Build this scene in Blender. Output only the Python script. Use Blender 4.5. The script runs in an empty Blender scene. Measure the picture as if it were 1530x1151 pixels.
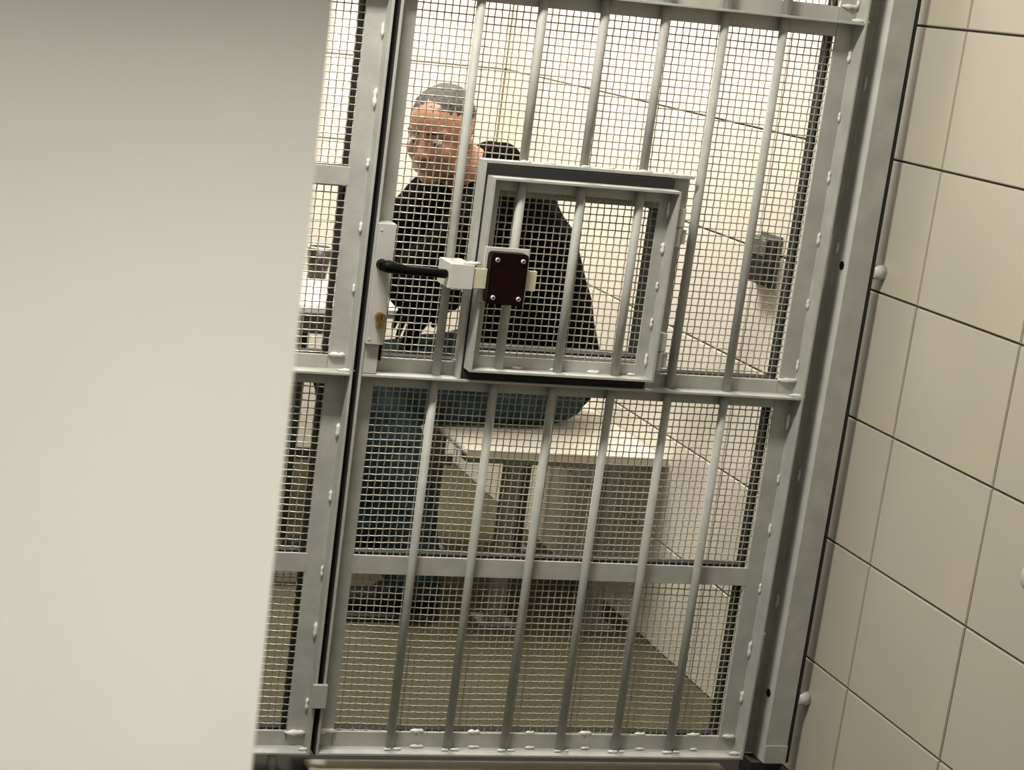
import bpy, bmesh, math, random
import numpy as np
from mathutils import Vector, Matrix, noise

random.seed(7)
scene = bpy.context.scene
COL = scene.collection

# ------------------------------------------------------------------ camera
cam_d = bpy.data.cameras.new('camera')
cam = bpy.data.objects.new('camera', cam_d)
COL.objects.link(cam)
cam_d.sensor_fit = 'HORIZONTAL'
cam_d.sensor_width = 36.0
cam_d.lens = 2851.37 / 1530 * 36.0
cam_d.shift_x = 372.01 / 1530
cam_d.shift_y = 40.79 / 1530
cam_d.clip_start = 0.05
RT = ((0.9749413, -0.1989307, 0.0995790),
      (0.0488917, -0.2450744, -0.9682707),
      (0.2170230, 0.9488757, -0.2292071))
m = Matrix.Identity(4)
for i in range(3):
    m[i][0] = RT[0][i]
    m[i][1] = -RT[1][i]
    m[i][2] = -RT[2][i]
m[0][3], m[1][3], m[2][3] = -0.9105, -3.2546, 1.4902
cam.matrix_world = m
cam_d.dof.use_dof = True
cam_d.dof.focus_distance = 3.55
cam_d.dof.aperture_fstop = 9.0
scene.camera = cam

# ------------------------------------------------------------------ world, exposure
w = bpy.data.worlds.new('world')
scene.world = w
w.use_nodes = True
w.node_tree.nodes['Background'].inputs[0].default_value = (1.0, 0.97, 0.92, 1)
w.node_tree.nodes['Background'].inputs[1].default_value = 0.05
vs = scene.view_settings
vs.view_transform = 'Standard'
vs.look = 'None'
vs.gamma = 1.0
vs.use_curve_mapping = False
vs.exposure = 0.0
CELL_W = 84.0
GATE_W = 64.0
HALL_W = 70.0
LAMP_COL = (1.0, 0.955, 0.875)

# ------------------------------------------------------------------ materials
def mat(name, col, rough=0.5, metal=0.0, var=0.0, vscale=8.0, bump=0.0, bscale=60.0, spec=0.5, col2=None, detail=4.0):
    mt = bpy.data.materials.new(name)
    mt.use_nodes = True
    nt = mt.node_tree
    b = nt.nodes['Principled BSDF']
    b.inputs['Base Color'].default_value = (*col, 1)
    b.inputs['Roughness'].default_value = rough
    b.inputs['Metallic'].default_value = metal
    b.inputs['Specular IOR Level'].default_value = spec
    tc = nt.nodes.new('ShaderNodeTexCoord')
    if var > 0 or col2:
        n = nt.nodes.new('ShaderNodeTexNoise')
        n.inputs['Scale'].default_value = vscale
        n.inputs['Detail'].default_value = detail
        nt.links.new(tc.outputs['Object'], n.inputs['Vector'])
        r = nt.nodes.new('ShaderNodeValToRGB')
        r.color_ramp.elements[0].position = 0.32
        r.color_ramp.elements[1].position = 0.68
        c2 = col2 if col2 else tuple(c * (1 - var) for c in col)
        r.color_ramp.elements[0].color = (*c2, 1)
        r.color_ramp.elements[1].color = (*col, 1)
        nt.links.new(n.outputs['Fac'], r.inputs['Fac'])
        nt.links.new(r.outputs['Color'], b.inputs['Base Color'])
    if bump > 0:
        n2 = nt.nodes.new('ShaderNodeTexNoise')
        n2.inputs['Scale'].default_value = bscale
        n2.inputs['Detail'].default_value = 3.0
        nt.links.new(tc.outputs['Object'], n2.inputs['Vector'])
        bp = nt.nodes.new('ShaderNodeBump')
        bp.inputs['Strength'].default_value = bump
        bp.inputs['Distance'].default_value = 0.004
        nt.links.new(n2.outputs['Fac'], bp.inputs['Height'])
        nt.links.new(bp.outputs['Normal'], b.inputs['Normal'])
    return mt

M = {}
M['steel'] = mat('grey_painted_steel', (0.43, 0.435, 0.40), 0.62, 0.0, 0.18, 22, 0.10, 120)
M['wire'] = mat('galvanised_wire', (0.36, 0.34, 0.28), 0.38, 0.15)
M['shade_black'] = mat('painted_shade_black', (0.025, 0.025, 0.023), 0.8, spec=0.2)  # shade in gaps and on unlit faces, put into the colour
M['weld'] = mat('painted_weld', (0.78, 0.77, 0.72), 0.22, 0.0, 0.2, 90, 0.4, 300)
M['tile'] = mat('beige_wall_tile', (0.50, 0.458, 0.36), 0.38, 0.0, 0.07, 2.6, 0.05, 260, col2=(0.463, 0.44, 0.37))
M['tile_w'] = mat('cream_wall_tile', (0.80, 0.745, 0.65), 0.36, 0.0, 0.05, 2.0, 0.04, 200)
M['grout'] = mat('grout', (0.07, 0.055, 0.04), 0.9, 0.0, 0.2, 30)
M['plaster_grey'] = mat('grey_corridor_plaster', (0.24, 0.235, 0.215), 0.8, 0.0, 0.05, 3)
M['plaster'] = mat('white_plaster', (0.72, 0.70, 0.65), 0.8, 0.0, 0.05, 3)
M['floor'] = mat('olive_floor', (0.080, 0.070, 0.040), 0.8, 0.0, 0.2, 6.0, 0.08, 150, spec=0.15, col2=(0.064, 0.056, 0.033))
M['floor_dark'] = mat('brown_floor', (0.014, 0.010, 0.008), 0.6, 0.0, 0.25, 9, spec=0.2)
M['leaf'] = mat('off_white_door_paint', (0.70, 0.70, 0.655), 0.5, 0.0, 0.05, 4.0, 0.03, 90, col2=(0.665, 0.665, 0.62))
M['concrete'] = mat('bench_top', (0.70, 0.655, 0.56), 0.55, 0.0, 0.08, 8)
M['bench_leg'] = mat('bench_steel', (0.25, 0.25, 0.23), 0.4, 0.4, 0.15, 20)
M['black'] = mat('black_plastic', (0.002, 0.002, 0.002), 0.5, spec=0.12)
M['oxblood'] = mat('oxblood_lacquer', (0.009, 0.0010, 0.0012), 0.5, 0.0, 0.2, 40, spec=0.12)
M['cream_bar'] = mat('cream_bolt_bar', (0.62, 0.58, 0.42), 0.45, 0.0, 0.12, 60)
M['white_metal'] = mat('pale_grey_paint', (0.56, 0.56, 0.52), 0.4, 0.0, 0.1, 30, 0.05, 150)
M['lockgrey'] = mat('lock_plate_grey', (0.47, 0.47, 0.44), 0.42, 0.0, 0.08, 25)
M['brass'] = mat('brass', (0.52, 0.33, 0.10), 0.25, 1.0, 0.15, 120)
M['chrome'] = mat('screw_steel', (0.75, 0.74, 0.70), 0.35, 0.3)
M['table'] = mat('table_laminate', (0.74, 0.72, 0.66), 0.22, 0.0, 0.03, 6)
M['table_edge'] = mat('table_edge', (0.42, 0.41, 0.36), 0.5)
M['apron'] = mat('green_grey_frame', (0.075, 0.08, 0.055), 0.5, 0.0, 0.2, 25)
M['dark_leg'] = mat('dark_metal', (0.02, 0.02, 0.017), 0.5)
M['cup'] = mat('brown_cup', (0.014, 0.0035, 0.003), 0.4, 0.0, 0.1, 30)
M['cup_in'] = mat('cup_rim', (0.62, 0.58, 0.52), 0.4)
M['boxsteel'] = mat('dark_brushed_steel', (0.05, 0.053, 0.046), 0.4, 0.3, 0.75, 35)
M['boxframe'] = mat('box_frame_steel', (0.2, 0.2, 0.18), 0.35, 0.4, 0.3, 60)
M['tan'] = mat('tan_plastic', (0.42, 0.25, 0.10), 0.5)
M['knob'] = mat('wall_knob', (0.62, 0.60, 0.52), 0.3, 0.2)
M['rail'] = mat('beige_threshold', (0.36, 0.325, 0.25), 0.6, 0.0, 0.15, 20)
M['jacket'] = mat('black_fleece', (0.0022, 0.0024, 0.0022), 0.95, 0.0, 0.3, 30, 0.5, 260, spec=0.03)
M['jeans'] = mat('teal_denim', (0.030, 0.052, 0.060), 0.9, 0.0, 0.5, 13, 0.4, 420, spec=0.1, col2=(0.010, 0.020, 0.023))
M['skin'] = mat('skin', (0.42, 0.20, 0.12), 0.5, 0.0, 0.12, 30, 0.06, 180)
M['hair'] = mat('hair', (0.045, 0.042, 0.036), 0.7, 0.0, 0.5, 120, 0.7, 300)
M['hand_shade'] = mat('hand_shade', (0.003, 0.0025, 0.002), 0.9, spec=0.03)  # backlit shade on the hands, painted as a black colour
M['shoe'] = mat('shoe', (0.004, 0.004, 0.004), 0.6, spec=0.2)
M['sole'] = mat('sole', (0.02, 0.02, 0.02), 0.7)
M['eye'] = mat('eye', (0.75, 0.73, 0.70), 0.2)
M['iris'] = mat('iris', (0.03, 0.02, 0.012), 0.2)
M['lip'] = mat('lip', (0.30, 0.11, 0.08), 0.5)

def emit(name, col, s):
    mt = bpy.data.materials.new(name)
    mt.use_nodes = True
    b = mt.node_tree.nodes['Principled BSDF']
    b.inputs['Base Color'].default_value = (0.8, 0.8, 0.8, 1)
    b.inputs['Emission Color'].default_value = (*col, 1)
    b.inputs['Emission Strength'].default_value = s
    return mt

# ------------------------------------------------------------------ helpers
def wpos(o):
    v = Vector((0, 0, 0))
    while o:
        v += o.location
        o = o.parent
    return v

def link(name, me, material, parent=None, loc=(0, 0, 0)):
    o = bpy.data.objects.new(name, me)
    COL.objects.link(o)
    if material and not me.materials:
        me.materials.append(material)
    o.location = loc
    o.parent = parent
    return o

def from_bm(name, bm, material, parent=None, smooth=False):
    """bmesh in world coordinates -> object placed at its own base centre"""
    xs = [v.co for v in bm.verts]
    lo = Vector([min(c[i] for c in xs) for i in range(3)])
    hi = Vector([max(c[i] for c in xs) for i in range(3)])
    org = Vector(((lo.x + hi.x) / 2, (lo.y + hi.y) / 2, lo.z))
    bmesh.ops.translate(bm, verts=bm.verts, vec=-org)
    me = bpy.data.meshes.new(name)
    bm.to_mesh(me)
    bm.free()
    if smooth:
        for p in me.polygons:
            p.use_smooth = True
    o = link(name, me, material, parent)
    o.location = org - (wpos(parent) if parent else Vector((0, 0, 0)))
    return o

def bbox(bm, x, y, z, bev=0.0, seg=1):
    v = [bm.verts.new((a, b, c)) for a in x for b in y for c in z]
    q = [(0, 1, 3, 2), (4, 6, 7, 5), (0, 4, 5, 1), (2, 3, 7, 6), (0, 2, 6, 4), (1, 5, 7, 3)]
    f = [bm.faces.new([v[i] for i in t]) for t in q]
    if bev > 0:
        es = list({e for g in f for e in g.edges})
        bmesh.ops.bevel(bm, geom=es, offset=bev, segments=seg, affect='EDGES', profile=0.5)

def box(name, x, y, z, material, parent=None, bev=0.0, seg=1, smooth=False):
    bm = bmesh.new()
    bbox(bm, sorted(x), sorted(y), sorted(z), bev, seg)
    bmesh.ops.recalc_face_normals(bm, faces=bm.faces)
    return from_bm(name, bm, material, parent, smooth)

def frame_axes(d):
    d = d.normalized()
    a = Vector((0, 0, 1)) if abs(d.z) < 0.9 else Vector((1, 0, 0))
    u = d.cross(a).normalized()
    return u, d.cross(u)

def btube(bm, pts, rads, n=12, cap=True, flat=1.0):
    pts = [Vector(p) for p in pts]
    if not hasattr(rads, '__len__'):
        rads = [rads] * len(pts)
    rings = []
    for i, p in enumerate(pts):
        d = pts[min(i + 1, len(pts) - 1)] - pts[max(i - 1, 0)]
        u, v = frame_axes(d)
        rings.append([bm.verts.new(p + u * rads[i] * math.cos(2 * math.pi * k / n) + v * rads[i] * flat * math.sin(2 * math.pi * k / n)) for k in range(n)])
    for a, b in zip(rings, rings[1:]):
        for k in range(n):
            bm.faces.new((a[k], a[(k + 1) % n], b[(k + 1) % n], b[k]))
    if cap:
        bm.faces.new(rings[0])
        bm.faces.new(rings[-1][::-1])

def tube(name, pts, r, material, parent=None, n=12, smooth=True, flat=1.0):
    bm = bmesh.new()
    btube(bm, pts, r, n, True, flat)
    bmesh.ops.recalc_face_normals(bm, faces=bm.faces)
    o = from_bm(name, bm, material, parent)
    if smooth:
        for p in o.data.polygons:
            p.use_smooth = len(p.vertices) == 4
    return o

def prism(name, outline, axis, a, b, material, parent=None, bev=0.0, seg=1, smooth=False):
    """closed outline (2-D) extruded along axis between a and b"""
    bm = bmesh.new()
    def mk(p, t):
        return {'x': (t, p[0], p[1]), 'y': (p[0], t, p[1]), 'z': (p[0], p[1], t)}[axis]
    A = [bm.verts.new(mk(p, a)) for p in outline]
    Bv = [bm.verts.new(mk(p, b)) for p in outline]
    n = len(outline)
    fa = bm.faces.new(A)
    fb = bm.faces.new(Bv[::-1])
    for i in range(n):
        bm.faces.new((A[i], A[(i + 1) % n], Bv[(i + 1) % n], Bv[i]))
    bmesh.ops.recalc_face_normals(bm, faces=bm.faces)
    if bev > 0:
        bmesh.ops.bevel(bm, geom=[e for e in bm.edges], offset=bev, segments=seg, affect='EDGES')
    return from_bm(name, bm, material, parent, smooth)

def rrect(x0, x1, z0, z1, r, n=4):
    pts = []
    for cx, cz, a0 in ((x1 - r, z1 - r, 0), (x0 + r, z1 - r, 90), (x0 + r, z0 + r, 180), (x1 - r, z0 + r, 270)):
        for k in range(n + 1):
            a = math.radians(a0 + 90 * k / n)
            pts.append((cx + r * math.cos(a), cz + r * math.sin(a)))
    return pts

def empty(name, loc):
    o = bpy.data.objects.new(name, None)
    COL.objects.link(o)
    o.location = loc
    o.empty_display_size = 0.1
    return o

def tag(o, label, cat, group=None, kind=None):
    o['label'] = label
    o['category'] = cat
    if group:
        o['group'] = group
    if kind:
        o['kind'] = kind
    return o

def share(name, src, parent, world, scale=None, rot=None):
    o = bpy.data.objects.new(name, src)
    COL.objects.link(o)
    o.parent = parent
    o.location = Vector(world) - (wpos(parent) if parent else Vector((0, 0, 0)))
    if scale:
        o.scale = scale
    if rot:
        o.rotation_euler = rot
    return o

# ------------------------------------------------------------------ setting
XW, YB, ZC, XL, YF = 1.0095, 2.336, 2.7, -1.45, -4.6
tag(box('floor', (XL - .1, XW + .1), (0.1, YB + .1), (-0.1, 0), M['floor']), 'olive grey smooth floor inside the cell behind the bars', 'floor', kind='structure')
tag(box('floor', (XL - .1, XW + .1), (YF - .1, 0.1), (-0.1, -0.0), M['floor_dark']), 'dark brown corridor floor in front of the barred gate', 'floor', kind='structure')
tag(box('ceiling', (XL - .1, XW + .1), (YF - .1, YB + .1), (ZC, ZC + .1), M['plaster']), 'white ceiling over cell and corridor', 'ceiling', kind='structure')
TT = 0.008
G = 0.0038
wr = tag(box('wall_right', (XW + TT - .002, XW + .12), (YF - .1, YB + .1), (0, ZC), M['grout']), 'beige tiled wall right of the gate running on into the cell', 'wall', kind='structure')
wb = tag(box('wall_back', (XL - .1, XW + TT - .002), (YB + TT - .002, YB + .12), (0, ZC), M['grout']), 'cream tiled back wall of the cell behind the seated person', 'wall', kind='structure')
tag(box('wall_left', (XL - .1, XL), (0.09, YB + TT - .002), (0, ZC), M['plaster_grey']), 'grey wall on the left side of the cell', 'wall', kind='structure')
tag(box('wall_left', (XL - .1, XL), (YF, 0.09), (0, ZC), M['plaster_grey']), 'grey wall on the left side of the corridor', 'wall', kind='structure')
tag(box('wall_front', (XL, XW + TT - .002), (YF - .1, YF), (0, ZC), M['plaster_grey']), 'grey corridor wall behind the viewer', 'wall', kind='structure')

def tile_mesh(name, w_, h_, t_, material, axis):
    bm = bmesh.new()
    if axis == 'x':
        bbox(bm, (0, t_), (-w_ / 2, w_ / 2), (0, h_))
        es = [e for e in bm.edges if all(abs(v.co.x) < 1e-6 for v in e.verts)]
    else:
        bbox(bm, (-w_ / 2, w_ / 2), (0, t_), (0, h_))
        es = [e for e in bm.edges if all(abs(v.co.y) < 1e-6 for v in e.verts)]
    bmesh.ops.recalc_face_normals(bm, faces=bm.faces)
    bmesh.ops.bevel(bm, geom=es, offset=0.0016, segments=2, affect='EDGES')
    me = bpy.data.meshes.new(name)
    bm.to_mesh(me)
    bm.free()
    me.materials.append(material)
    return me

rows = [(0.0, 0.2445)] + [(0.2445 + .25 * k, 0.2445 + .25 * (k + 1)) for k in range(9)] + [(2.4945, ZC)]
cols = []
y = -0.1227
while y > -3.4:
    y -= .33
y0_tiles = y
while y < YB - .01:
    cols.append((y, min(y + .33, YB)))
    y += .33
cache = {}
def place_tiles(wall, cols, rows, axis, fixed, matfun):
    for c0, c1 in cols:
        for z0, z1 in rows:
            mt = matfun(c0, c1)
            key = (axis, round(c1 - c0, 4), round(z1 - z0, 4), mt.name)
            if key not in cache:
                cache[key] = tile_mesh('tile', c1 - c0 - G, z1 - z0 - G, TT, mt, axis)
            pos = (fixed, (c0 + c1) / 2, z0 + G / 2) if axis == 'x' else ((c0 + c1) / 2, fixed, z0 + G / 2)
            o = share('tile', cache[key], wall, pos)
            o.rotation_euler = (random.uniform(-.0012, .0012), 0, random.uniform(-.0012, .0012)) if axis == 'y' else (0, random.uniform(-.0015, .0015), random.uniform(-.0015, .0015))
cols2 = []
for c0, c1 in cols:               # the cell begins at the gate
    cols2.append((c0, c1))
place_tiles(wr, cols2, rows, 'x', XW, lambda a, b: M['tile'] if a < 0.05 else M['tile_w'])
bc = []
x = XW
while x > XL + .02:
    bc.append((max(x - .33, XL), x))
    x -= .33
place_tiles(wb, bc, rows, 'y', YB, lambda a, b: M['tile_w'])
tag(box('baseboard_back', (XL, 0.995), (YB - .012, YB - .0005), (0, 0.035), M['dark_leg']), 'thin dark skirting strip along the foot of the back wall', 'baseboard', kind='structure')

# wall above the gate
HZ = 2.2
tag(box('wall_middle', (XL, XW - .002), (0.0, 0.09), (HZ + .01, ZC), M['plaster']), 'white wall above the barred gate', 'wall', kind='structure')

# white door leaf close to the viewer
dl = box('door_1', (0.0, 0.83), (-0.02, 0.02), (0.01, 2.06), M['leaf'], None, 0.006, 4, True)
tag(dl, 'large off-white door leaf standing open in the left foreground', 'door', kind='structure')
dl.location = Vector((-0.608, -2.0, 0.01)) + Vector((-0.415, 0, 0))
# door furniture on its hidden hinge side
for z in (0.3, 1.05, 1.8):
    tube('hinge', [(-1.470 + .43, -1.985, z), (-1.470 + .43, -1.985, z + .1)], .008, M['steel'], dl).location += Vector((-.425, 0.03, 0))

# threshold
tag(box('trim_1', (-0.004, 0.862), (-0.02, 0.052), (0, 0.010), M['rail'], None, .002), 'flat beige threshold strip on the floor under the barred gate', 'threshold', kind='structure')

# ------------------------------------------------------------------ ceiling lamps
def lamp(name, label, cx, cy, sx, sy, watts):
    t = empty(name, (cx, cy, ZC - .06))
    tag(t, label, 'lamp')
    bm = bmesh.new()
    bbox(bm, (cx - sx / 2, cx + sx / 2), (cy - sy / 2, cy + sy / 2), (ZC - .02, ZC))
    for a in (-1, 1):
        bbox(bm, sorted((cx + a * sx / 2, cx + a * (sx / 2 - .012))), (cy - sy / 2, cy + sy / 2), (ZC - .06, ZC - .02))
        bbox(bm, (cx - sx / 2 + .012, cx + sx / 2 - .012), sorted((cy + a * sy / 2, cy + a * (sy / 2 - .012))), (ZC - .06, ZC - .02))
    from_bm('housing', bm, M['white_metal'], t)
    box('diffuser', (cx - sx / 2 + .013, cx + sx / 2 - .013), (cy - sy / 2 + .013, cy + sy / 2 - .013), (ZC - .05, ZC - .03), emit('diffuser_' + name, LAMP_COL, 4.0), t)
    ld = bpy.data.lights.new(name + '_light', 'AREA')
    ld.shape = 'RECTANGLE'
    ld.size, ld.size_y = sx - .04, sy - .04
    ld.energy = watts
    ld.color = LAMP_COL
    lo = bpy.data.objects.new(name + '_light', ld)
    COL.objects.link(lo)
    lo.parent = t
    lo.location = (0, 0, -0.005)
lamp('ceiling_lamp', 'rectangular ceiling lamp inside the cell', 0.28, 1.30, 0.4, 1.2, CELL_W)
lamp('ceiling_lamp', 'rectangular ceiling lamp of the corridor close before the gate', -0.6, -0.70, 0.8, 0.24, GATE_W)
lamp('ceiling_lamp', 'rectangular unseen ceiling lamp added above the viewer to light the off-white door leaf', -0.35, -2.82, 0.9, 0.24, HALL_W)  # lamp out of view, added to light the door leaf
tag(box('shade_beam', (XL, XW - .002), (-2.5, -1.97), (2.105, ZC), M['plaster']), 'white unseen beam added across the corridor to shade the off-white door leaf', 'beam', kind='structure')  # invented beam out of view, placed to shade the top of the leaf

# ------------------------------------------------------------------ woven wire mesh
PITCH, WR = 0.01335, 0.00115
def wire_mesh(name, x0, x1, z0, z1, yc, parent, seed=0, material=None, skip=None):
    rng = np.random.RandomState(seed)
    amp = 0.0014
    nx = int((x1 - x0) / PITCH)
    nz = int((z1 - z0) / PITCH)
    ox, oz = x0 + (x1 - x0 - (nx - 1) * PITCH) / 2, z0 + (z1 - z0 - (nz - 1) * PITCH) / 2
    ph = rng.uniform(0, 6.28, 6)
    def warp(P):
        X, Z = P[..., 0], P[..., 2]
        dy = 0.0022 * np.sin(9 * X + ph[0]) * np.sin(7 * Z + ph[1]) + 0.0012 * np.sin(23 * X + ph[2])
        dz = 0.0016 * np.sin(11 * X + ph[3]) * np.sin(5 * Z + ph[4])
        dx = 0.0010 * np.sin(8 * Z + ph[5])
        P = P.copy()
        P[..., 0] += dx
        P[..., 1] += dy
        P[..., 2] += dz
        return P
    V, F = [], []
    off = 0
    def add(lines, A, Bv):
        nonlocal off
        n, k, _ = lines.shape
        c = np.array([(1, 0), (0, 1), (-1, 0), (0, -1)], float) * WR
        ring = c[:, 0:1] * A[None] + c[:, 1:2] * Bv[None]
        vv = (lines[:, :, None, :] + ring[None, None]).reshape(-1, 3)
        base = (np.arange(n)[:, None] * k + np.arange(k - 1)[None]).reshape(-1, 1) * 4 + off
        j = np.arange(4)
        a = base + j
        b = base + (j + 1) % 4
        fc = np.stack([a, b, b + 4, a + 4], -1).reshape(-1, 4)
        V.append(vv)
        F.append(fc)
        off += len(vv)
    # vertical wires
    zz = np.concatenate([[z0], np.sort(np.concatenate([oz + np.arange(nz) * PITCH, oz + (np.arange(nz - 1) + .5) * PITCH])), [z1]])
    L = np.zeros((nx, len(zz), 3))
    xs = ox + np.arange(nx) * PITCH + rng.normal(0, .0003, nx)
    L[:, :, 0] = xs[:, None]
    L[:, :, 2] = zz[None]
    L[:, :, 1] = yc + amp * np.cos(np.pi * ((zz - oz) / PITCH)[None] + np.pi * np.arange(nx)[:, None])
    add(warp(L), np.array([1., 0, 0]), np.array([0, 1., 0]))
    xx = np.concatenate([[x0], np.sort(np.concatenate([ox + np.arange(nx) * PITCH, ox + (np.arange(nx - 1) + .5) * PITCH])), [x1]])
    L = np.zeros((nz, len(xx), 3))
    zs = oz + np.arange(nz) * PITCH + rng.normal(0, .0003, nz)
    L[:, :, 2] = zs[:, None]
    L[:, :, 0] = xx[None]
    L[:, :, 1] = yc - amp * np.cos(np.pi * ((xx - ox) / PITCH)[None] + np.pi * np.arange(nz)[:, None])
    add(warp(L), np.array([0, 0, 1.]), np.array([0, 1., 0]))
    V = np.concatenate(V)
    F = np.concatenate(F)
    org = np.array([(x0 + x1) / 2, yc, z0])
    V = V - org
    if skip is not None:
        c = V[F].mean(1) + org
        F = F[~((c[:, 0] > skip[0]) & (c[:, 0] < skip[1]) & (c[:, 2] > skip[2]) & (c[:, 2] < skip[3]))]
    me = bpy.data.meshes.new(name)
    me.vertices.add(len(V))
    me.vertices.foreach_set('co', V.ravel())
    me.loops.add(len(F) * 4)
    me.loops.foreach_set('vertex_index', F.ravel().astype(np.int32))
    me.polygons.add(len(F))
    me.polygons.foreach_set('loop_start', np.arange(len(F), dtype=np.int32) * 4)
    me.polygons.foreach_set('loop_total', np.full(len(F), 4, dtype=np.int32))
    me.polygons.foreach_set('use_smooth', np.ones(len(F), dtype=bool))
    me.update(calc_edges=True)
    o = link(name, me, M['wire'], parent)
    o.location = Vector(org) - wpos(parent)
    o['kind'] = 'stuff'
    return o

# weld bead shapes
def weld_mesh(seed, L=0.012, R=0.0035):
    rnd = random.Random(seed)
    bm = bmesh.new()
    n = 6
    pts = [(rnd.uniform(-.0006, .0006), rnd.uniform(-.0006, .0006), (k / (n - 1) - .5) * L * 2) for k in range(n)]
    rr = [R * (0.25, .85, 1.1, .75, 1.0, .2)[k] * rnd.uniform(.85, 1.2) for k in range(n)]
    btube(bm, pts, rr, 7)
    bmesh.ops.recalc_face_normals(bm, faces=bm.faces)
    me = bpy.data.meshes.new('weld_bead')
    bm.to_mesh(me)
    bm.free()
    for p in me.polygons:
        p.use_smooth = True
    me.materials.append(M['weld'])
    return me
WELDS = [weld_mesh(s) for s in range(4)]
def weld(parent, pos, horiz=False, s=1.0):
    k = random.randrange(4)
    sc = s * random.uniform(.8, 1.2)
    o = share('weld_bead', WELDS[k], parent, pos, (sc, sc, sc * random.uniform(.8, 1.3)))
    if horiz:
        o.rotation_euler = (0, math.pi / 2, 0)
    return o

BAR_R = 0.0082
def bar_mesh(L):
    bm = bmesh.new()
    btube(bm, [(0, 0, 0), (0, 0, L)], BAR_R, 14)
    bmesh.ops.recalc_face_normals(bm, faces=bm.faces)
    me = bpy.data.meshes.new('bar')
    bm.to_mesh(me)
    bm.free()
    for p in me.polygons:
        p.use_smooth = len(p.vertices) == 4
    me.materials.append(M['steel'])
    return me

# ------------------------------------------------------------------ barred gate leaf
Z0, ZM, ZT, ZE = 0.04, 0.782, 1.487, 2.18
YFR, YFL = 0.0, 0.036           # lip front edge, flat face
FW = 0.040                      # flat width
def lshape_v(name, xe, inward, z0, z1, parent):
    """vertical angle: lip towards the viewer at xe, flat running inward"""
    s = inward
    t = 0.005
    o = [(xe, YFR), (xe + s * t, YFR), (xe + s * t, YFL), (xe + s * FW, YFL), (xe + s * FW, YFL + t), (xe, YFL + t)]
    return prism(name, o, 'z', z0, z1, M['steel'], parent, .0008)

def ledge(name, x0, x1, z, parent, up=0.027, down=0.027):
    """T or L section: a lip towards the viewer and the web between the stiles"""
    t = 0.005
    bm = bmesh.new()
    bbox(bm, (x0, x1), (YFR, YFL - .0003), (z - t / 2, z + t / 2), .0008)
    bbox(bm, (x0 + FW - .005, x1 - FW + .005), (YFL, YFL + t), (z - max(down, t / 2), z + max(up, t / 2)), .0008)
    return from_bm(name, bm, M['steel'], parent)

def rear_frame(parent, x0, x1, z0, z1, y1=0.080):
    """edge bars that clamp the wire mesh from behind"""
    y = (0.052, y1)
    t = .005
    box('clamp_bar', (x0, x0 + t), y, (z0, z1), M['shade_black'], parent)  # bars coloured black to paint in the shade on their unlit faces
    box('clamp_bar', (x1 - t, x1), y, (z0, z1), M['shade_black'], parent)
    box('clamp_bar', (x0 + t, x1 - t), y, (z0, z0 + t), M['shade_black'], parent)
    box('clamp_bar', (x0 + t, x1 - t), y, (z1 - t, z1), M['shade_black'], parent)

gate = empty('cell_gate', (0.44, 0.02, Z0))
tag(gate, 'grey barred cell gate with wire mesh, hatch and lever handle', 'gate')
X0, X1 = 0.004, 0.8845
lshape_v('stile', X0, 1, Z0, ZE, gate)
lshape_v('stile', X1, -1, Z0, ZE, gate)
ledge('rail', X0 + .0055, X1 - .0055, Z0 + .0025, gate, 0.032, 0)
ledge('rail', X0 + .0055, X1 - .0055, ZM, gate)
ledge('rail', X0 + .0055, X1 - .0055, ZT, gate)
ledge('rail', X0 + .0055, X1 - .0055, ZE - .003, gate, 0, 0.032)
XI0, XI1 = X0 + FW, X1 - FW
box('flat_bar', (XI0 - .004, XI1 + .004), (YFL - .0004, YFL + .0042), (0.393, 0.430), M['steel'], gate, .0008)
BX = [0.1565 + .1157 * i for i in range(6)]
BY = YFL - BAR_R - .0005
lowbar = bar_mesh(ZM - .0025 - Z0 - .005)
upbar = bar_mesh(ZT - ZM - .005)
topbar = bar_mesh(ZE - ZT - .008)
HT = 1.186                                  # top of the frame around the hatch
shortbar = bar_mesh(ZT - .0025 - HT)
for i, bx in enumerate(BX):
    share('bar', lowbar, gate, (bx, BY, Z0 + .005))
    if i in (0, 4, 5):
        share('bar', upbar, gate, (bx, BY, ZM + .0025))
    else:
        share('bar', shortbar, gate, (bx, BY, HT))
    share('bar', topbar, gate, (bx, BY, ZT + .0025))
# frame around the hatch opening
HXL, HXR = 0.192, 0.600
HB = ZM + .027
box('hatch_surround', (HXL, HXR), (0.012, YFL + .005), (HT - .006, HT), M['steel'], gate, .0006)
RX0, RX1, RZ0, RZ1 = 0.232, 0.562, 0.833, 1.120      # clear opening
box('hatch_surround', (HXL, HXR), (YFL, YFL + .005), (RZ1, HT - .006), M['steel'], gate, .0006)
box('hatch_surround', (RX1, HXR), (YFL, YFL + .005), (HB, RZ1), M['steel'], gate, .0006)
box('hatch_surround', (HXL, RX0), (YFL, YFL + .005), (HB, RZ1), M['steel'], gate, .0006)
box('hatch_surround', (RX0, RX1), (YFL, YFL + .005), (HB, RZ0), M['steel'], gate, .0006)
box('hatch_surround', (HXL, HXL + .005), (0.004, YFL), (ZM + .003, HT - .006), M['steel'], gate, .0006)
rear_frame(gate, RX0 - .006, RX1 + .002, RZ0 - .003, RZ1 + .003, 0.105)
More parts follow.
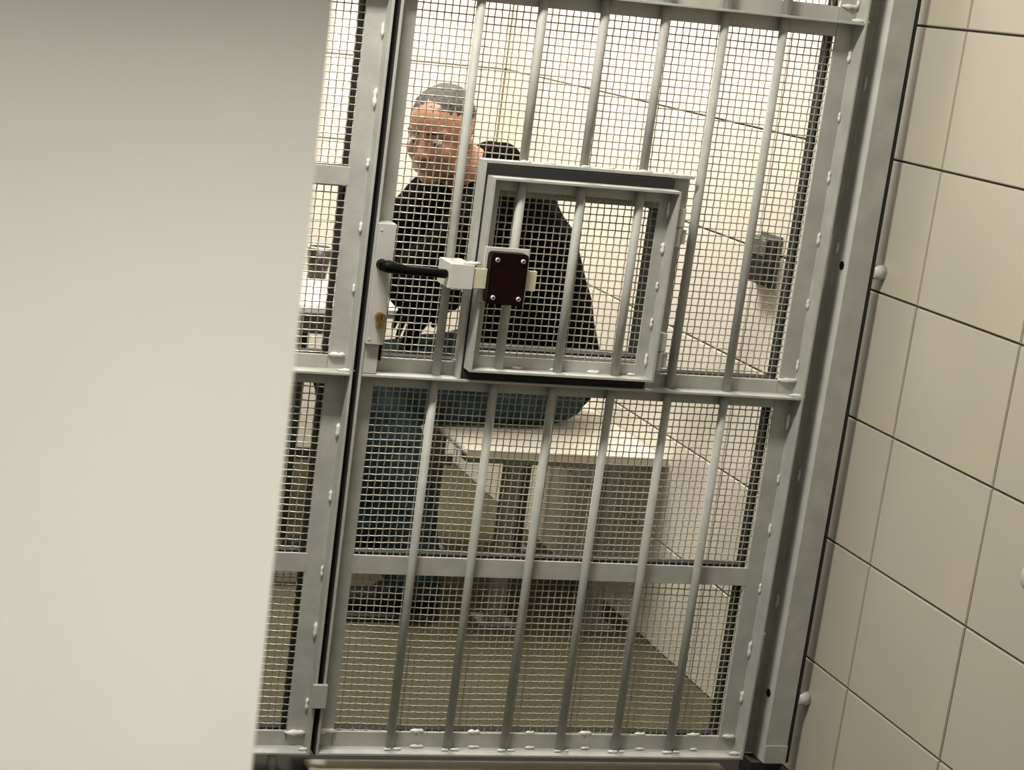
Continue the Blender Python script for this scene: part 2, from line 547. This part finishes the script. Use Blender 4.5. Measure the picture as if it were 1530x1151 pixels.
# wire mesh
MY = 0.0455
wire_mesh('wire_mesh', XI0 - .012, XI1 + .012, Z0 + .022, 0.404, MY, gate, 1)
wire_mesh('wire_mesh', XI0 - .012, XI1 + .012, 0.418, ZM - .016, MY, gate, 2)
wire_mesh('wire_mesh', XI0 - .012, XI1 + .012, ZM + .016, ZT - .016, MY, gate, 3, skip=(RX0 - .012, RX1 + .012, ZM, RZ1 + .012))
wire_mesh('wire_mesh', XI0 - .012, XI1 + .012, ZT + .016, ZE - .016, MY, gate, 4)
rear_frame(gate, XI0 - .002, XI1 + .002, Z0 + .028, 0.397)
rear_frame(gate, XI0 - .002, XI1 + .002, 0.426, ZM - .023)
rear_frame(gate, XI0 - .002, XI1 + .002, ZM + .023, ZT - .023)
rear_frame(gate, XI0 - .002, XI1 + .002, ZT + .023, ZE - .03)
# welds on the gate
z = 0.16
while z < 2.1:
    if min(abs(z - ZM), abs(z - ZT)) > .04:
        weld(gate, (X1 - .0075, YFL - .003, z))
    z += random.uniform(.10, .15)
for i, bx in enumerate(BX):
    weld(gate, (bx - .008, BY - .012, Z0 + .008), True, .8)
    weld(gate, (bx + .012, BY - .01, Z0 + .008), True, .6)
    weld(gate, (bx + .055, YFL - .006, Z0 + .0085), True, 1.0)
    weld(gate, (bx + .055, YFL + .003, Z0 + .036), True, 1.1)
    if 0 < i < 4:
        weld(gate, (bx, BY - .010, HT + .001), True, .9)
        weld(gate, (bx + .05, YFL - .010, HT + .001), True, .9)
for zz in (ZM, ZT):
    weld(gate, (X1 - .022, YFL - .003, zz + .029), True, 1.5)
    weld(gate, (X1 - .009, YFR + .010, zz + .005), True, 1.0)
    weld(gate, (X0 + .012, YFR + .010, zz + .005), True, 1.2)
weld(gate, (X1 - .022, YFL - .003, Z0 + .036), True, 1.4)
weld(gate, (X1 - .010, YFR + .012, Z0 + .009), True, 1.1)
weld(gate, (X0 + .022, YFL - .003, Z0 + .036), True, 1.6)
weld(gate, (HXL + .012, YFL - .004, ZM + .031), True, 1.5)
# hinges between gate and post
for z in (1.045, 0.25, 1.85):
    tube('hinge', [(X1 + .009, 0.026, z - .05), (X1 + .009, 0.026, z - .004)], .0068, M['steel'], gate)
    tube('hinge', [(X1 + .009, 0.026, z + .001), (X1 + .009, 0.026, z + .05)], .0068, M['steel'], gate)

# lock case, handle, cylinder
lp = prism('lock_plate', rrect(0.0065, 0.0395, 0.842, 1.061, .0015), 'y', -0.010, YFL - .0005, M['lockgrey'], gate, .0008)
box('lock_shoe', (0.0095, 0.036), (0.002, YFL - .001), (ZM + .0035, 0.8415), M['lockgrey'], gate, .001)
hd = bmesh.new()
btube(hd, [(0.019, -0.0102, 0.988), (0.019, -0.030, 0.988)], .010, 16)
o = from_bm('handle_rose', hd, M['black'], lp, True)
pts = [(0.010, -0.040, 0.9895), (0.022, -0.043, 0.990), (0.036, -0.042, 0.9880), (0.060, -0.041, 0.9855), (0.10, -0.041, 0.9845), (0.130, -0.041, 0.9835), (0.1325, -0.041, 0.9835)]
tube('handle', pts, [.0085, .0115, .0105, .0085, .0082, .0082, .006], M['black'], lp, 14)
cyl = bmesh.new()
btube(cyl, [(0.0265, -0.022, 0.893), (0.0265, -0.0102, 0.893)], .0092, 18)
btube(cyl, [(0.0265, -0.022, 0.878), (0.0265, -0.0102, 0.878)], .0058, 14)
bbox(cyl, (0.0215, 0.0315), (-0.0218, -0.0102), (0.878, 0.893))
c_o = from_bm('lock_cylinder', cyl, M['brass'], lp)
tube('key_plug', [(0.0265, -0.0245, 0.8945), (0.0265, -0.0222, 0.8945)], .0062, M['brass'], lp, 16)
box('keyhole', (0.0258, 0.0272), (-0.0250, -0.0246), (0.890, 0.899), M['black'], lp)
box('strike_slot', (0.0372, 0.0412), (0.0, 0.034), (ZM + .028, 0.872), M['black'], gate, .001)
for z in (0.852, 1.05):
    tube('plate_screw', [(0.012, -0.0112, z), (0.012, -0.0102, z)], .0022, M['chrome'], lp, 10)

# bracket that takes the hatch bolt
kp = bmesh.new()
bbox(kp, (0.134, 0.179), (-0.052, -0.048), (0.960, 1.004), .0008)
bbox(kp, (0.134, 0.1375), (-0.048, 0.019), (0.960, 1.004))
bbox(kp, (0.1376, 0.175), (-0.0479, 0.019), (1.0005, 1.004))
bbox(kp, (0.1376, 0.175), (-0.0479, 0.019), (0.960, 0.9635))
from_bm('bolt_keeper', kp, M['white_metal'], gate)
weld(gate, (0.176, -0.044, 1.006), True, 1.2)

# hatch ---------------------------------------------------------------
ha = (0.2005, 0.558)       # outer x
hz = (0.806, 1.160)        # outer z
hy0, hy1 = -0.032, 0.0105
t = .004
hf = bmesh.new()
bbox(hf, (ha[0], ha[0] + t), (hy0, hy1), hz)
bbox(hf, (ha[1] - t, ha[1]), (hy0, hy1), hz)
bbox(hf, (ha[0] + t, ha[1] - t), (hy0, hy1), (hz[0], hz[0] + t))
bbox(hf, (ha[0] + t, ha[1] - t), (hy0, hy1), (hz[1] - t, hz[1]))
hatch = from_bm('hatch', hf, M['steel'], gate)
hatch['label'] = 'square barred hatch door with dark red lock'
fw = .021
box('hatch_flat', (ha[0] + t, ha[0] + t + fw), (0.0015, 0.0055), (hz[0] + t, hz[1] - t), M['steel'], hatch)
box('hatch_flat', (ha[1] - t - fw, ha[1] - t), (0.0015, 0.0055), (hz[0] + t, hz[1] - t), M['steel'], hatch)
box('hatch_flat', (ha[0] + t + fw, ha[1] - t - fw), (0.0015, 0.0055), (hz[0] + t, hz[0] + t + fw), M['steel'], hatch)
box('hatch_flat', (ha[0] + t + fw, ha[1] - t - fw), (0.0015, 0.0055), (hz[1] - t - fw, hz[1] - t), M['steel'], hatch)
hb = bar_mesh(hz[1] - hz[0] - 2 * t)
for bx in (0.2635, 0.377, 0.4905):
    share('hatch_bar', hb, hatch, (bx, -0.0072, hz[0] + t))
wire_mesh('hatch_mesh', ha[0] + t + .006, ha[1] - t - .006, hz[0] + t + .006, hz[1] - t - .006, 0.0085, hatch, 9)
for k in range(5):
    weld(hatch, (ha[1] - .007, -.001, hz[0] + .035 + k * .07))
for k in range(4):
    weld(hatch, (ha[0] + .10 + k * .075, -.002, hz[0] + .0065), True)
for z in (1.094, 0.862):
    hg = bmesh.new()
    bbox(hg, (ha[1] + .0005, ha[1] + .018), (-0.026, -0.010), (z + .001, z + .036), .002, 2)
    bbox(hg, (ha[1] + .0005, ha[1] + .014), (-0.026, -0.010), (z - .036, z - .001), .002, 2)
    from_bm('hatch_hinge', hg, M['steel'], hatch)
    box('hinge_tongue', (ha[1] + .0145, ha[1] + .026), (-0.020, YFL - .001), (z - .03, z - .004), M['steel'], hatch)
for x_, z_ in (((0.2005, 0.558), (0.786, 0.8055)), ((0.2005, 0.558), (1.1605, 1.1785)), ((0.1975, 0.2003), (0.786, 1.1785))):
    box('hatch_gap_shade', x_, (0.004, 0.0345), z_, M['shade_black'], hatch)  # added black strips that paint the shade in the gap round the hatch
# hatch lock
box('lock_base', (0.2, 0.283), (-0.036, -0.0325), (0.936, 1.037), M['white_metal'], hatch, .001)
prism('lock_case', rrect(0.205, 0.2745, 0.9375, 1.0305, .007), 'y', -0.062, -0.0362, M['oxblood'], hatch, .0022, 2)
box('lock_bolt', (0.137 + .044, 0.2045), (-0.0485, -0.0405), (0.962, 0.9985), M['cream_bar'], hatch, .0008)
box('lock_bolt', (0.275, 0.298), (-0.0485, -0.0405), (0.9635, 1.0), M['cream_bar'], hatch, .0008)
for sx, sz in ((0.2155, 1.018), (0.2635, 1.018), (0.2155, 0.950), (0.2635, 0.950)):
    sm = bmesh.new()
    btube(sm, [(sx, -.0622, sz), (sx, -.0645, sz), (sx, -.0655, sz)], [.0042, .0042, .0028], 12)
    from_bm('screw', sm, M['chrome'], hatch, True)
    tube('screw_slot', [(sx, -.0656, sz), (sx, -.0660, sz)], .0014, M['black'], hatch, 6)

box('lip_shade', (0.0008, 0.0037), (0.004, 0.05), (Z0, ZE), M['shade_black'], gate)  # added black strip painting the shade on the outer face of the lip
# latch tab low on the gate edge, sitting across the gap
box('latch_tab', (-0.017, 0.0115), (-0.008, -0.0005), (0.138, 0.186), M['steel'], gate, .0015)

# ------------------------------------------------------------------ fixed grille left of the gate
fx = empty('fixed_grille', (-0.7, 0.02, Z0))
tag(fx, 'fixed grey barred grille with wire mesh left of the gate', 'grille')
FX1, FX0 = -0.0075, XL + .004
lshape_v('stile', FX1, -1, Z0, ZE, fx)
lshape_v('stile', FX0, 1, Z0, ZE, fx)
ledge('rail', FX0 + .0055, FX1 - .0055, Z0 + .0025, fx, 0.032, 0)
ledge('rail', FX0 + .0055, FX1 - .0055, ZM, fx)
ledge('rail', FX0 + .0055, FX1 - .0055, ZT, fx)
ledge('rail', FX0 + .0055, FX1 - .0055, ZE - .003, fx, 0, 0.032)
FI0, FI1 = FX0 + FW, FX1 - FW
box('flat_bar', (FI0 - .004, FI1 + .004), (YFL - .0004, YFL + .0042), (0.393, 0.430), M['steel'], fx, .0008)
box('flat_bar', (FI0 - .004, FI1 + .004), (YFL - .0004, YFL + .0042), (1.1175, 1.1515), M['steel'], fx, .0008)
bx = -0.165
while bx > FX0 + .06:
    share('bar', lowbar, fx, (bx, BY, Z0 + .005))
    share('bar', upbar, fx, (bx, BY, ZM + .0025))
    share('bar', topbar, fx, (bx, BY, ZT + .0025))
    bx -= .1157
for k, (a, b) in enumerate(((Z0 + .022, 0.404), (0.418, ZM - .016), (ZM + .016, 1.128), (1.140, ZT - .016), (ZT + .016, ZE - .016))):
    wire_mesh('wire_mesh', FI0 - .012, FI1 + .012, a, b, MY, fx, 20 + k)
    rear_frame(fx, FI0 - .002, FI1 + .002, a + .007, b - .007)
z = 0.13
while z < 2.1:
    if min(abs(z - ZM), abs(z - ZT)) > .04:
        weld(fx, (FX1 - .0075, YFL - .003, z))
    z += random.uniform(.11, .16)
for zz in (ZM, ZT, Z0 + .003):
    weld(fx, (FX1 - .025, YFL - .003, zz + .029), True, 1.5)
    weld(fx, (FX1 - .010, YFR + .012, zz + .005), True, 1.0)
# legs under the grille
for xx in (-0.075, -0.6, -1.2):
    tube('foot', [(xx, 0.02, 0.0), (xx, 0.02, Z0 + .0005)], .010, M['steel'], fx)

box('gap_shade_strip', (-0.020, 0.018), (0.090, 0.094), (0.03, ZE), M['shade_black'], fx)  # added black strip standing in for shade behind the gap to the gate

# ------------------------------------------------------------------ post between gate and wall
post = empty('gate_post', (0.95, 0.02, 0.03))
tag(post, 'folded grey steel door post between gate and beige tiled wall', 'post')
t = .004
o = [(0.903, 0.052), (0.9275, 0.052), (0.9275, 0.0), (0.9765, 0.0), (0.9765, 0.075), (0.9725, 0.075), (0.9725, 0.004), (0.9315, 0.004), (0.9315, 0.056), (0.903, 0.056)]
prism('profile', o, 'z', 0.034, ZE + .02, M['steel'], post, .0012)
for z in (0.62, 1.07, 1.38, 0.36, 1.75):
    weld(post, (0.9268, 0.046, z), False, 1.1)
for z in (1.0345, 0.169, 1.85):
    tube('wall_bolt', [(0.9845, 0.012, z), (XW - .0006, 0.012, z)], .0145, M['white_metal'], post, 20)
    tube('bolt_hole', [(0.9269, 0.022, z + .006), (0.9274, 0.022, z + .006)], .0085, M['black'], post, 14)
box('wall_gap_shade', (0.9768, 0.9842), (0.0015, 0.07), (0.034, ZE + .02), M['shade_black'], post)  # added black strip painting shade into the gap between post and wall
box('foot_plate', (0.928, 0.976), (-0.0035, -0.0005), (0.034, 0.072), M['steel'], post, .0005)
box('shim', (0.905, 0.972), (0.004, 0.05), (0.0, 0.033), M['dark_leg'], post)

# ------------------------------------------------------------------ bench
bench = empty('bench', (0.755, 1.18, 0))
tag(bench, 'pale wall bench with rounded edges on steel legs', 'bench')
BW0, BW1, BYN, BYE = 0.505, XW - .003, 0.80, 1.56
sl = prism('seat_slab', rrect(BW0, BW1, 0.427, 0.447, .0095, 5), 'y', BYN, BYE, M['concrete'], bench)
for e_ in ():
    pass
for yy in (0.885, 1.475):
    for xx in (0.655, 0.905):
        leg = box('leg', (xx - .02, xx + .02), (yy - .02, yy + .02), (0.006, 0.4268), M['bench_leg'], bench, .003)
        box('foot_plate', (xx - .045, xx + .045), (yy - .045, yy + .045), (0.0, 0.0058), M['bench_leg'], leg, .001)
    box('cross_brace', (0.53, 0.99), (yy - .022, yy + .022), (0.400, 0.4268), M['bench_leg'], bench)

# ------------------------------------------------------------------ table with cup
table = empty('table', (-0.2, 1.9, 0))
tag(table, 'white table with dark green frame behind the fixed grille', 'table')
TZ = 0.640
TX1, TY0 = 0.585, 1.46
tp = prism('tabletop', rrect(-0.95, TX1, TY0, 2.03, .02, 5), 'z', TZ - .022, TZ, M['table'], table, .004, 2)
box('apron', (-0.9, 0.40), (TY0 + .012, TY0 + .032), (TZ - .075, TZ - .0225), M['apron'], table)
box('apron', (-0.9, 0.40), (1.975, 1.995), (TZ - .075, TZ - .0225), M['apron'], table)
for xx in (-0.86, 0.240):
    for yy in (TY0 + .04, 1.93):
        box('leg', (xx, xx + .036), (yy, yy + .036), (0.0, TZ - .0225), M['dark_leg'], table, .002)
fr = bmesh.new()
bbox(fr, (-0.75, 0.30), (1.105, 1.135), (0.028, 0.046), .003)
for xx in (-0.7, -0.2, 0.24):
    bbox(fr, (xx, xx + .03), (1.11, 1.13), (0.0, 0.0281))
tag(from_bm('floor_rail', fr, M['white_metal']), 'low pale metal rail on the cell floor behind the fixed grille', 'rail')
cup = bmesh.new()
cx, cy, cz = 0.383, 1.90, TZ
prof = [(.0, .0), (.0235, .0), (.026, .004), (.0355, .088)]
N = 28
rings = []
for r, h in prof[1:]:
    rings.append([cup.verts.new((cx + r * math.cos(6.28318 * k / N), cy + r * math.sin(6.28318 * k / N), cz + h)) for k in range(N)])
for r, h in ((.0335, .088), (.024, .008)):
    rings.append([cup.verts.new((cx + r * math.cos(6.28318 * k / N), cy + r * math.sin(6.28318 * k / N), cz + h)) for k in range(N)])
for a, b in zip(rings, rings[1:]):
    for k in range(N):
        cup.faces.new((a[k], a[(k + 1) % N], b[(k + 1) % N], b[k]))
cup.faces.new(rings[0])
cup.faces.new(rings[-1])
bmesh.ops.recalc_face_normals(cup, faces=cup.faces)
cupr = from_bm('cup', cup, M['cup'], None, True)
tag(cupr, 'dark brown plastic drinking cup standing on the white table', 'cup')
rim = bmesh.new()
for k in range(N):
    pass
pts = [(cx + .035 * math.cos(6.28318 * k / N), cy + .035 * math.sin(6.28318 * k / N), cz + .090) for k in range(N + 1)]
btube(rim, pts, .0022, 8)
from_bm('rim', rim, M['cup_in'], cupr, True)

# ------------------------------------------------------------------ small things on the walls
wbx = empty('wall_box', (XW - .02, 0.47, 0.92))
tag(wbx, 'dark grey steel box on the tiled wall inside the cell', 'wall box')
box('backplate', (XW - .006, XW - .0008), (0.424, 0.516), (0.922, 1.036), M['boxframe'], wbx, .001)
box('body', (XW - .030, XW - .0062), (0.430, 0.510), (0.930, 1.028), M['boxsteel'], wbx, .004, 2)
box('lid', (XW - .033, XW - .0302), (0.434, 0.506), (0.990, 1.024), M['boxframe'], wbx, .001)
for yy in (0.438, 0.502):
    tube('rivet', [(XW - .0302, yy, 0.98), (XW - .0325, yy, 0.98)], .0035, M['chrome'], wbx, 10)
hk = empty('wall_hook', (0.60, YB - .01, 0.99))
tag(hk, 'small tan fitting on the back wall above the table', 'hook')
box('plate', (0.585, 0.612), (YB - .006, YB - .0008), (0.985, 1.03), M['tan'], hk, .001)
tube('peg', [(0.598, YB - .0062, 1.005), (0.598, YB - .03, 1.008), (0.598, YB - .036, 1.018)], .006, M['tan'], hk, 10)
kb = bmesh.new()
btube(kb, [(XW - .0005, -0.645, 0.648), (XW - .012, -0.645, 0.648), (XW - .016, -0.645, 0.648), (XW - .030, -0.645, 0.648), (XW - .037, -0.645, 0.648), (XW - .040, -0.645, 0.648)], [.026, .026, .018, .026, .02, .008], 24)
bmesh.ops.recalc_face_normals(kb, faces=kb.faces)
tag(from_bm('wall_bumper', kb, M['knob'], None, True), 'round pale bumper on the tiled wall at the right picture edge', 'bumper')

# ------------------------------------------------------------------ seated person
def cap(bm, a, b, ra, rb, n=16, flat=1.0):
    """tapered capsule"""
    a, b = Vector(a), Vector(b)
    d = (b - a)
    L = d.length
    d.normalize()
    u, v = frame_axes(d)
    prof = []
    for k in range(1, 6):
        th = math.pi / 2 * (1 - k / 5)
        prof.append((-ra * math.sin(th), ra * math.cos(th)))
    for k in range(0, 6):
        th = math.pi / 2 * k / 5
        if k == 5:
            break
        prof.append((L + rb * math.sin(th), rb * math.cos(th)))
    rings = []
    for s, r in prof:
        rings.append([bm.verts.new(a + d * s + u * r * math.cos(2 * math.pi * k / n) + v * r * flat * math.sin(2 * math.pi * k / n)) for k in range(n)])
    p0 = bm.verts.new(a - d * ra)
    p1 = bm.verts.new(b + d * rb)
    for x_, y_ in zip(rings, rings[1:]):
        for k in range(n):
            bm.faces.new((x_[k], x_[(k + 1) % n], y_[(k + 1) % n], y_[k]))
    for k in range(n):
        bm.faces.new((p0, rings[0][(k + 1) % n], rings[0][k]))
        bm.faces.new((p1, rings[-1][k], rings[-1][(k + 1) % n]))

def ell(bm, c, r, rot=None, n=20):
    res = bmesh.ops.create_uvsphere(bm, u_segments=n, v_segments=n // 2 + 2, radius=1.0)
    mt = Matrix.Diagonal((*r, 1))
    if rot is not None:
        mt = rot.to_4x4() @ mt
    mt = Matrix.Translation(Vector(c)) @ mt
    bmesh.ops.transform(bm, matrix=mt, verts=res['verts'])

def organic(name, bm, voxel, material, parent, smooth_it=6, folds=0.0, fscale=9.0, stretch=(1, 1, 1), base=None):
    bmesh.ops.recalc_face_normals(bm, faces=bm.faces)
    me = bpy.data.meshes.new(name + '_raw')
    bm.to_mesh(me)
    bm.free()
    tmp = bpy.data.objects.new('tmp', me)
    COL.objects.link(tmp)
    r = tmp.modifiers.new('r', 'REMESH')
    r.mode = 'VOXEL'
    r.voxel_size = voxel
    s = tmp.modifiers.new('s', 'SMOOTH')
    s.factor = 0.5
    s.iterations = smooth_it
    dg = bpy.context.evaluated_depsgraph_get()
    out = bpy.data.meshes.new_from_object(tmp.evaluated_get(dg))
    bpy.data.objects.remove(tmp)
    bpy.data.meshes.remove(me)
    out.name = name
    n = len(out.vertices)
    if folds > 0:
        nrm = np.empty(n * 3)
        out.vertices.foreach_get('normal', nrm)
        nrm = nrm.reshape(-1, 3)
        c_ = np.empty(n * 3)
        out.vertices.foreach_get('co', c_)
        c_ = c_.reshape(-1, 3)
        for i_ in range(n):
            q = Vector((c_[i_, 0] * fscale * stretch[0], c_[i_, 1] * fscale * stretch[1], c_[i_, 2] * fscale * stretch[2]))
            k = noise.noise(q) + .5 * noise.noise(q * 2.3)
            c_[i_] += nrm[i_] * folds * k
        out.vertices.foreach_set('co', c_.ravel())
    co = np.empty(n * 3)
    out.vertices.foreach_get('co', co)
    co = co.reshape(-1, 3)
    org = np.array([(co[:, 0].min() + co[:, 0].max()) / 2, (co[:, 1].min() + co[:, 1].max()) / 2, co[:, 2].min()])
    if parent is not None and base is None:
        pw = np.array(wpos(parent))
    else:
        pw = np.zeros(3)
    out.vertices.foreach_set('co', (co - org).ravel())
    for p in out.polygons:
        p.use_smooth = True
    out.materials.clear()
    out.materials.append(material)
    o = bpy.data.objects.new(name, out)
    COL.objects.link(o)
    o.parent = parent
    o.location = org - pw
    return o

PC = 1.19                                   # the body's middle plane
HEAD = Vector((0.465, 1.165, 1.128))
yaw, pitch = math.radians(180 + 45), math.radians(18)
HS = 0.94
HR = Matrix.Rotation(yaw, 3, 'Z') @ Matrix.Rotation(pitch, 3, 'Y')
def hp(x_, y_, z_):
    return HEAD + HR @ (Vector((x_, y_, z_)) * HS)

HIP = {-1: Vector((0.79, PC - .10, 0.555)), 1: Vector((0.79, PC + .10, 0.558))}
KNEE = {-1: Vector((0.335, 1.03, 0.530)), 1: Vector((0.345, 1.36, 0.495))}
ANK = {-1: Vector((0.445, 0.90, 0.10)), 1: Vector((0.415, 1.32, 0.10))}
SHO = {-1: Vector((0.600, PC - .185, 1.005)), 1: Vector((0.600, PC + .185, 1.005))}
ELB = {-1: Vector((0.395, PC - .200, 0.795)), 1: Vector((0.395, PC + .20, 0.80))}
WRI = {-1: Vector((0.530, PC - .055, 0.735)), 1: Vector((0.520, PC + .075, 0.745))}
SPINE = [Vector((0.800, PC, 0.560)), Vector((0.775, PC, 0.70)), Vector((0.715, PC, 0.84)), Vector((0.645, PC, 0.955)), Vector((0.585, PC, 1.02))]

body = bmesh.new()
# head
ell(body, hp(-.012, 0, .034), (.094, .074, .082), HR, 28)
ell(body, hp(.030, 0, -.030), (.060, .060, .082), HR, 24)
ell(body, hp(.056, 0, -.093), (.027, .030, .021), HR)
for s in (-1, 1):
    ell(body, hp(.058, s * .036, -.022), (.027, .024, .030), HR)
    cap(body, hp(.082, s * .012, .030), hp(.068, s * .048, .030), .009, .008, 10)
    ell(body, hp(-.004, s * .076, -.008), (.020, .009, .032), HR @ Matrix.Rotation(s * .25, 3, 'Z'))
    ell(body, hp(.097, s * .012, -.024), (.010, .008, .008), HR)
    ell(body, hp(.020, s * .050, -.070), (.032, .018, .030), HR)
cap(body, hp(.086, 0, .020), hp(.106, 0, -.020), .008, .0115, 10)
cap(body, hp(.083, -.018, -.055), hp(.083, .018, -.055), .0065, .0065, 8)
cap(body, hp(.081, -.016, -.066), hp(.081, .016, -.066), .007, .007, 8)
# neck, trunk
cap(body, hp(-.03, 0, -.07), SPINE[4] + Vector((.02, 0, .0)), .058, .066)
cap(body, SPINE[0], SPINE[1], .12, .115)
cap(body, SPINE[1], SPINE[2], .115, .12)
cap(body, SPINE[2], SPINE[3], .12, .115)
for s in (-1, 1):
    cap(body, SPINE[3], SHO[s], .085, .06)
    cap(body, SHO[s], ELB[s], .05, .042)
    cap(body, ELB[s], WRI[s], .04, .028)
    cap(body, HIP[s], KNEE[s], .085, .058)
    cap(body, KNEE[s], ANK[s], .056, .042)
    cap(body, ANK[s] + Vector((.02, 0, -.045)), ANK[s] + Vector((-.13, -.01 * s, -.062)), .030, .022, 12, .9)
# hands: palm, four fingers hanging down and a thumb
def hand(bm, wrist, along, down, side):
    along, down = along.normalized(), down.normalized()
    acr = along.cross(down).normalized() * side
    pc = wrist + along * .045
    for k in range(4):
        base = wrist + along * .072 + acr * (k - 1.5) * .020
        cap(bm, wrist + along * .012 + acr * (k - 1.5) * .011, base, .0135, .0105, 10)
        L = (.040, .045, .042, .033)[k]
        p1 = base + (along * .78 + down * .62).normalized() * L + acr * (k - 1.5) * .003
        p2 = p1 + (along * .28 + down * .96).normalized() * L * .62
        p3 = p2 + (along * .02 + down).normalized() * L * .48
        cap(bm, base, p1, .0095, .0085, 10)
        cap(bm, p1, p2, .0085, .0078, 10)
        cap(bm, p2, p3, .0078, .0068, 10)
    tb = wrist + along * .025 - acr * .030
    t1 = tb + (along * .6 - acr * .55 + down * .5).normalized() * .034
    t2 = t1 + (along * .55 - acr * .1 + down * .8).normalized() * .028
    cap(bm, wrist + along * .01 - acr * .014, tb, .014, .0115, 10)
    cap(bm, tb, t1, .011, .0095, 10)
    cap(bm, t1, t2, .0095, .008, 10)
hand(body, WRI[-1], Vector((-.62, .30, -.62)), Vector((-.25, -.05, -1)), 1)
hand(body, WRI[1], Vector((-.55, -.30, -.66)), Vector((-.2, 0, -1)), -1)
person = organic('person', body, .0042, M['skin'], None, 4)
person.data.materials.append(M['hand_shade'])
pl = person.location
for p in person.data.polygons:
    c = p.center + pl
    if .25 < c.x < .56 and .56 < c.z < .765 and abs(c.y - PC) < .16:
        p.material_index = 1
tag(person, 'person in black top and blue jeans sitting hunched on the bench', 'person')

jk = bmesh.new()
cap(jk, SPINE[0] + Vector((.01, 0, .02)), SPINE[1], .145, .140, 24)
cap(jk, SPINE[1], SPINE[2], .140, .142, 24)
cap(jk, SPINE[2], SPINE[3], .142, .135, 24)
for s in (-1, 1):
    cap(jk, SPINE[1] + Vector((.0, s * .05, -.02)), SPINE[2] + Vector((0, s * .06, 0)), .128, .125, 24)
    cap(jk, SPINE[2] + Vector((0, s * .06, 0)), SHO[s] + Vector((.015, -s * .02, -.01)), .125, .088, 24)
    cap(jk, SHO[s], ELB[s], .082, .070, 20)
    cap(jk, ELB[s], WRI[s] - (WRI[s] - ELB[s]).normalized() * .03, .066, .040, 18)
cap(jk, SPINE[3] + Vector((-.01, -.06, .035)), SPINE[3] + Vector((-.01, .06, .035)), .075, .075, 20)
cap(jk, SPINE[4] + Vector((.035, -.05, .045)), SPINE[4] + Vector((.035, .05, .045)), .055, .055, 18)   # hood
organic('jacket', jk, .0065, M['jacket'], person, 7, .010, 7.0)
jn = bmesh.new()
ell(jn, SPINE[0] + Vector((.0, 0, -.005)), (.125, .185, .108))
for s in (-1, 1):
    cap(jn, HIP[s], KNEE[s], (.106 if s < 0 else .102), (.083 if s < 0 else .070), 24)
    mid = KNEE[s].lerp(ANK[s], .55) + Vector((.018, 0, 0))
    cap(jn, KNEE[s], mid, .082, .076, 22)
    cap(jn, mid, ANK[s] + Vector((0, 0, .0)), .076, .070, 22)
jeans = organic('jeans', jn, .0065, M['jeans'], person, 6, .009, 11.0, (.7, 1, 1.5))
for s in (-1, 1):
    a = ANK[s]
    sh = bmesh.new()
    cap(sh, a + Vector((.035, 0, -.062)), a + Vector((-.165, -.012 * s, -.066)), .038, .034, 16)
    cap(sh, a + Vector((.025, 0, -.03)), a + Vector((-.06, -.004 * s, -.05)), .044, .04, 16)
    shoe = organic('shoe', sh, .005, M['shoe'], person, 4)
    for v in shoe.data.vertices:
        if v.co.z + 0 < .012:
            v.co.z = .012
    # drop so that the sole stands on the floor
    sol = prism('sole', rrect(a.x - .205, a.x + .075, a.y - .045, a.y + .045, .04, 6), 'z', 0.0005, 0.018, M['sole'], shoe, .003)
hr = bmesh.new()
ell(hr, hp(-.018, 0, .050), (.0885, .0735, .0715), HR, 26)
ell(hr, hp(-.046, 0, .012), (.056, .064, .060), HR, 22)
organic('hair', hr, .005, M['hair'], person, 3, .003, 60)
for s in (-1, 1):
    eb = bmesh.new()
    ell(eb, hp(.0735, s * .031, .011), (.0105, .0125, .0095), HR, 14)
    e = from_bm('eye', eb, M['eye'], person, True)
    ib = bmesh.new()
    ell(ib, hp(.0815, s * .0315, .009), (.0035, .0052, .0052), HR, 10)
    from_bm('iris', ib, M['iris'], e, True)
    bb = bmesh.new()
    cap(bb, hp(.0885, s * .014, .036), hp(.073, s * .050, .036), .0042, .003, 8)
    from_bm('eyebrow', bb, M['hair'], person, True)
lb = bmesh.new()
cap(lb, hp(.0885, -.017, -.0605), hp(.0885, .017, -.0605), .0022, .0022, 8)
from_bm('mouth', lb, M['lip'], person, True)
